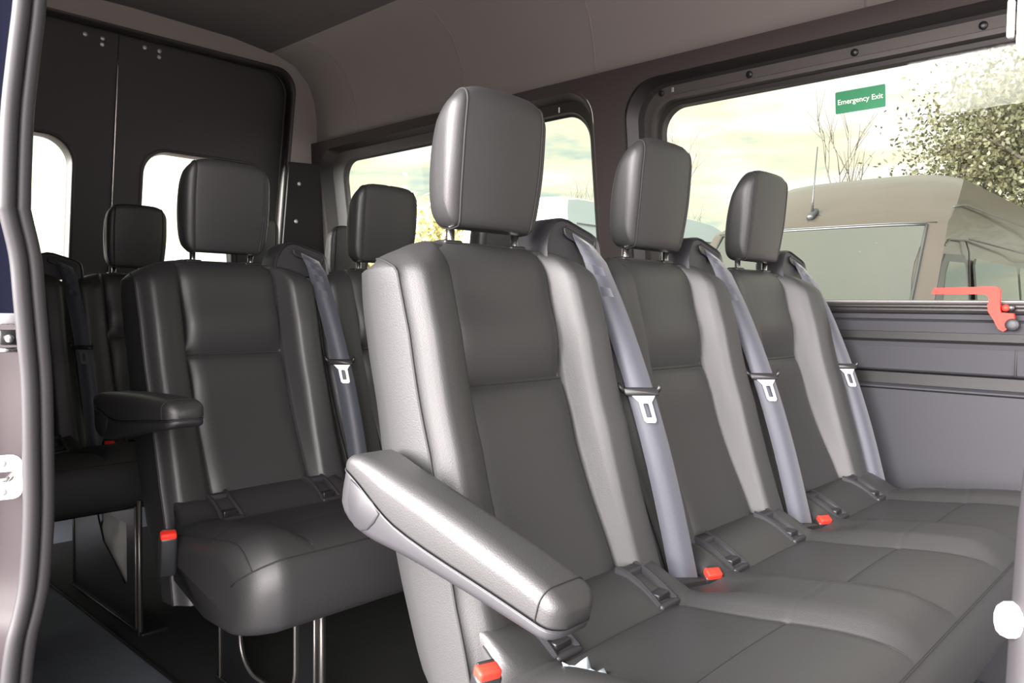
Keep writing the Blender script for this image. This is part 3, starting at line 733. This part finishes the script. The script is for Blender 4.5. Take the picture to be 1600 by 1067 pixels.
VP = [(.02, .30), (0, .45), (0, .72), (.05, .92), (.22, 1.10), (.55, 1.22), (.80, 1.30), (1.0, 1.52), (1.2, 1.75), (1.4, 1.99), (1.56, 2.18), (1.60, 2.215), (1.78, 2.33), (2.0, 2.46), (2.25, 2.59), (2.5, 2.68), (2.8, 2.73), (3.4, 2.76), (5.6, 2.76), (5.95, 2.71), (6.08, 2.55), (6.12, 1.5), (6.12, .35)]
def hw(z): return interp(z, [(.3, .99), (1.2, 1.0), (1.6, .965), (2.2, .905), (2.45, .865), (2.60, .82), (2.70, .76), (2.76, .60)])
def make_van(name, loc, label, paint, group):
    root = empty(name, loc, label, 'van', group)
    # body: rings along the profile spine, clamped to the height-dependent half width
    ys = [-1, -.985, -.95, -.88, -.75, -.5, -.25, 0, .25, .5, .75, .88, .95, .985, 1]
    loops = []
    for y in ys:
        lp = []
        for (x, z) in VP:
            a = abs(y); yy = y*hw(z)
            xo = .16*a**3 if x < 3 else (-.05*a**6)
            zz = z - (.05*a**6 if z > 2.3 else 0)
            lp.append(Vector((x + xo, yy, zz)))
        loops.append(lp)
    b = MB().loft(loops).build('body', paint, root, angle=50)
    def surf(s, y, off):
        # s: fractional index into VP
        i = int(s); u = s - i; (x0, z0), (x1, z1) = VP[i], VP[i + 1]
        x = x0 + (x1 - x0)*u; z = z0 + (z1 - z0)*u; a = abs(y)
        n = Vector((-(z1 - z0), 0, (x1 - x0))).normalized()
        return Vector((x + .16*a**3, y*hw(z), z)) + n*off
    ws = MB().loft([[surf(6.25 + (10.0 - 6.25)*k/8, y, .006) for y in [(-.86 - .02*math.sin(k)) + 1.72*j/12 for j in range(13)]] for k in range(9)], cap=False, ring=False)
    w = ws.build('windscreen', M['vanglass'], root)
    bd = [surf(6.25 + 3.75*k/8, -.87, .007) for k in range(9)] + [surf(10.0, -.87 + 1.74*j/12, .007) for j in range(13)] + [surf(10.0 - 3.75*k/8, .87, .007) for k in range(9)]
    MB().tube(bd, .011, 6).build('windscreen_seal', M['vanblack'], w)
    MB().tube([surf(10.6, -.93 + 1.86*j/12, .002) for j in range(13)], .006, 5).build('roof_joint', M['vanblack'], root)
    # side windows and seams on both sides
    for sg in (-1, 1):
        def P(x, z, off): return Vector((x, sg*(hw(z) + off), z))
        def sidepanel(pts, nm, m, off=.006):
            return MB().loft([[P(x, z, -.01) for x, z in pts], [P(x, z, off) for x, z in pts]]).build(nm, m, root, smooth=False)
        a = sidepanel([(1.06, 1.34), (1.20, 1.55), (1.50, 1.90), (1.60, 1.97), (2.10, 1.99), (2.14, 1.94), (2.14, 1.34)], 'side_window_frame', M['vanblack'], .006)
        MB().loft([[P(x, z, -.005) for x, z in q] for q in [[(1.30, 1.38), (1.36, 1.52), (1.56, 1.84), (1.66, 1.92), (2.06, 1.93), (2.09, 1.88), (2.09, 1.38)]]] + [[P(x, z, .009) for x, z in [(1.30, 1.38), (1.36, 1.52), (1.56, 1.84), (1.66, 1.92), (2.06, 1.93), (2.09, 1.88), (2.09, 1.38)]]]).build('side_pane', M['vanglass'], a, smooth=False)
        sidepanel([(2.42, 1.34), (2.38, 1.40), (2.38, 1.92), (2.44, 1.98), (3.84, 1.98), (3.90, 1.92), (3.90, 1.40), (3.86, 1.34)], 'side_glass', M['vanglass'])
        sidepanel([(4.02, 1.34), (4.0, 1.40), (4.0, 1.92), (4.04, 1.98), (5.74, 1.98), (5.80, 1.92), (5.80, 1.40), (5.76, 1.34)], 'side_glass', M['vanglass'])
        sd = MB()
        sd.tube([P(1.62, 2.03, .002), P(1.75, 2.08, .002), P(2.18, 2.10, .002), P(2.25, 2.02, .002), P(2.26, .5, .002)], .006, 5)
        sd.tube([P(1.95, 2.33, .002), P(2.3, 2.38, .002), P(5.9, 2.40, .002)], .008, 5)
        sd.tube([P(2.3, 2.12, .002), P(5.9, 2.13, .002)], .008, 5)
        sd.build('body_seam', M['vanblack'], root)
        # mirror
        MB().box((.98, sg*1.16, 1.34), (.12, .16, .30), .045).build('wing_mirror', M['vanblack'], root)
        MB().tube([(1.0, sg*.98, 1.22), (1.0, sg*1.10, 1.24)], .03, 8).build('mirror_arm', M['vanblack'], root)
        for xx in (1.05, 4.85): 
            wh = MB().cyl((xx, sg*.78, .34), (0, sg, 0), .34, .20, 28).build('wheel', M['vanblack'], root)
            MB().cyl((xx, sg*.985, .34), (0, sg, 0), .20, .012, 20, .01).build('hub_cap', M['silver'], wh)
    an = MB().box((1.74, .06, 2.325), (.15, .06, .05), .022, Euler((0, -.55, 0)))
    a = an.build('antenna_base', M['vanblack'], root)
    MB().tube([(1.73, .06, 2.34), (1.74, .06, 2.46), (1.80, .06, 2.86)], [.012, .006, .004], 8).build('antenna_rod', M['vanblack'], a)
    MB().tube([(1.76, .04, 2.32), (1.74, -.13, 2.28)], [.006, .003], 6).build('antenna_stub', M['vanblack'], a)
    # front grille, lights, number plate zone
    MB().box((.02, 0, .80), (.06, 1.1, .22), .03).build('grille', M['vanblack'], root)
    for sg in (-1, 1): MB().box((.16, sg*.72, .92), (.20, .30, .20), .05).build('headlamp', M['silver'], root)
    MB().box((.04, 0, .45), (.16, 1.9, .24), .05).build('bumper', M['vanblack'], root)
    return root
vg = make_van('parked_van', (3.58, 1.63, GZ), 'grey parked van facing the big emergency exit window', M['vangrey'], 'parked vans')
vw = copy_tree(vg); vw.location = (12.0, 5.55, GZ); vw.rotation_euler.z = PI; vw.scale.z = 1.05; vw['label'] = 'pale white parked van further back, seen between the headrests'
for ch in vw.children:
    if ch.name.startswith('body') and not ch.name.startswith('body_seam'):
        ch.data = ch.data.copy(); ch.data.materials[0] = M['vanwhite']

def branches(mb, p, d, ln, r, depth, spread, rnd, tips):
    q = p + d*ln
    mid = p.lerp(q, .5) + Vector((rnd.uniform(-1, 1), rnd.uniform(-1, 1), 0))*ln*.05
    mb.tube([p, mid, q], [r, r*.85, r*.7], 5)
    if depth == 0: tips.append(q); return
    for k in range(rnd.choice((2, 3, 3))):
        v = (d + Vector((rnd.uniform(-1, 1), rnd.uniform(-1, 1), rnd.uniform(-.35, .8)))*spread).normalized()
        branches(mb, q if k else p.lerp(q, .75), v, ln*rnd.uniform(.62, .85), r*.6, depth - 1, spread, rnd, tips)
        tips.append(q)
def tree(name, loc, label, cat, h, depth, spread, seed, leafm=None, nleaf=0, lsize=.1, rad=1., lean_=(0, 0), tw=.08):
    rnd = random.Random(seed); root = empty(name, loc, label, cat, 'trees beyond the parked vans')
    mb = MB(); tips = []
    branches(mb, Vector((0, 0, 0)), Vector((lean_[0], lean_[1], 1)).normalized(), h*.30, tw, depth, spread, rnd, tips)
    mb.build('trunk', M['bark'], root)
    if nleaf:
        lm = MB()
        for i in range(nleaf):
            t = rnd.choice(tips); c = t + Vector((rnd.gauss(0, rad), rnd.gauss(0, rad), rnd.gauss(0, rad*.8)))
            a = Vector((rnd.uniform(-1, 1), rnd.uniform(-1, 1), rnd.uniform(-1, 1))).normalized()*lsize*rnd.uniform(.6, 1.3)
            b = a.orthogonal().normalized()*lsize*.55
            b.rotate(Matrix.Rotation(rnd.uniform(0, 6.28), 3, a.normalized()))
            lm.add([c - a, c + b, c + a, c - b], [(0, 1, 2, 3)])
        lm.build('foliage', leafm, root, smooth=False)
    return root
tree('leafy_tree', (14.1, .9, GZ), 'dense olive green tree rising behind the grey van', 'tree', 7.2, 4, .8, 3, M['leafdark'], 40000, .05, .52, tw=.2)
tree('bare_tree', (16.2, 5.6, GZ), 'thin bare tree behind the grey van antenna', 'tree', 7.2, 4, .5, 5, None, 0, tw=.05)
tree('autumn_tree', (11.6, 14.6, GZ), 'yellow autumn tree seen through the rear side window', 'tree', 4.6, 4, .75, 11, M['leafyellow'], 3500, .10, .45, tw=.08)
tree('bare_tree', (13.0, 10.6, GZ), 'pale bare tree above the white van', 'tree', 4.4, 5, .6, 12, None, 0, tw=.04)
tree('bare_tree', (14.6, 8.1, GZ), 'pale bare shrub tree between two front headrests', 'tree', 5.4, 5, .6, 15, None, 0, tw=.04)

# ------------------------------------------------------------------ light
w = bpy.data.worlds.new('sky'); SC.world = w; w.use_nodes = True; nt = w.node_tree; nt.nodes.clear()
N = nt.nodes.new; Lk = nt.links.new
out = N('ShaderNodeOutputWorld'); bg = N('ShaderNodeBackground'); tc = N('ShaderNodeTexCoord')
Lk(bg.outputs[0], out.inputs[0])
sep = N('ShaderNodeSeparateXYZ'); Lk(tc.outputs['Generated'], sep.inputs[0])
# clouds
mp = N('ShaderNodeMapping'); mp.inputs['Scale'].default_value = (1.6, 1.6, 7); Lk(tc.outputs['Generated'], mp.inputs[0])
no = N('ShaderNodeTexNoise'); no.inputs['Scale'].default_value = 2.2; no.inputs['Detail'].default_value = 5; no.inputs['Roughness'].default_value = .55; Lk(mp.outputs[0], no.inputs['Vector'])
rp = N('ShaderNodeValToRGB'); e = rp.color_ramp.elements
e[0].position = .39; e[0].color = (.58, .69, .62, 1); e[1].position = .58; e[1].color = (1.06, 1.06, 1.0, 1)
n2 = rp.color_ramp.elements.new(.47); n2.color = (1.02, .96, .70, 1)
Lk(no.outputs['Fac'], rp.inputs[0])
# brighter, whiter towards the door side of the van (low hazy sun there) and towards the rear
dot = N('ShaderNodeVectorMath'); dot.operation = 'DOT_PRODUCT'; Lk(tc.outputs['Generated'], dot.inputs[0]); dot.inputs[1].default_value = Vector((-.90, -.30, .16)).normalized()
mr = N('ShaderNodeMapRange'); mr.interpolation_type = 'SMOOTHSTEP'; mr.inputs['From Min'].default_value = .0; mr.inputs['From Max'].default_value = 1.0; mr.inputs['To Min'].default_value = 1.18; mr.inputs['To Max'].default_value = 4.6
Lk(dot.outputs['Value'], mr.inputs['Value'])
mix = N('ShaderNodeMix'); mix.data_type = 'RGBA'; Lk(rp.outputs[0], mix.inputs['A']); mix.inputs['B'].default_value = (1.0, .935, .925, 1)
mf = N('ShaderNodeMapRange'); mf.inputs['From Min'].default_value = -.3; mf.inputs['From Max'].default_value = .3; Lk(dot.outputs['Value'], mf.inputs['Value']); Lk(mf.outputs[0], mix.inputs['Factor'])
Lk(mix.outputs['Result'], bg.inputs['Color']); ml = N('ShaderNodeMapRange'); ml.interpolation_type = 'SMOOTHSTEP'; ml.inputs['From Min'].default_value = .76; ml.inputs['From Max'].default_value = 1.0; ml.inputs['To Max'].default_value = 56.0
dl = N('ShaderNodeVectorMath'); dl.operation = 'DOT_PRODUCT'; Lk(tc.outputs['Generated'], dl.inputs[0]); dl.inputs[1].default_value = Vector((-.90, .26, .27)).normalized(); Lk(dl.outputs['Value'], ml.inputs['Value'])
my = N('ShaderNodeMapRange'); my.interpolation_type = 'SMOOTHSTEP'; my.inputs['From Min'].default_value = .80; my.inputs['From Max'].default_value = .97; my.inputs['To Max'].default_value = .8; Lk(sep.outputs['Y'], my.inputs['Value'])
a1 = N('ShaderNodeMath'); Lk(mr.outputs[0], a1.inputs[0]); Lk(ml.outputs[0], a1.inputs[1])
a2 = N('ShaderNodeMath'); Lk(a1.outputs[0], a2.inputs[0]); Lk(my.outputs[0], a2.inputs[1]); d2 = N('ShaderNodeVectorMath'); d2.operation = 'DOT_PRODUCT'; Lk(tc.outputs['Generated'], d2.inputs[0]); d2.inputs[1].default_value = Vector((-.62, -.74, .16)).normalized()
m2 = N('ShaderNodeMapRange'); m2.interpolation_type = 'SMOOTHSTEP'; m2.inputs['From Min'].default_value = .86; m2.inputs['From Max'].default_value = 1.0; m2.inputs['To Max'].default_value = 17.0; Lk(d2.outputs['Value'], m2.inputs['Value'])
a3 = N('ShaderNodeMath'); Lk(a2.outputs[0], a3.inputs[0]); Lk(m2.outputs[0], a3.inputs[1]); Lk(a3.outputs[0], bg.inputs['Strength'])

# ------------------------------------------------------------------ camera (solved from the photograph)
P = (-.77797562, -.81970775, .88454312); yaw, pit, rol = (math.radians(a) for a in (46.70616539, -2.51198432, .6844348))
fw = Vector((math.sin(yaw)*math.cos(pit), math.cos(yaw)*math.cos(pit), math.sin(pit)))
r0 = Vector((math.cos(yaw), -math.sin(yaw), 0)); u0 = r0.cross(fw)
r = r0*math.cos(rol) + u0*math.sin(rol); u = -r0*math.sin(rol) + u0*math.cos(rol)
cd = bpy.data.cameras.new('camera'); cam = bpy.data.objects.new('camera', cd); COL.objects.link(cam)
cd.sensor_width = 36; cd.lens = 1214.2/1600*36; cd.clip_start = .02; cd.clip_end = 300
mw = Matrix((r, u, -fw)).transposed().to_4x4(); mw.translation = Vector(P); cam.matrix_world = mw
SC.camera = cam
SC.view_settings.view_transform = 'Standard'; SC.view_settings.look = 'None'; SC.view_settings.gamma = 1; SC.view_settings.use_curve_mapping = False
SC.view_settings.exposure = 0.05
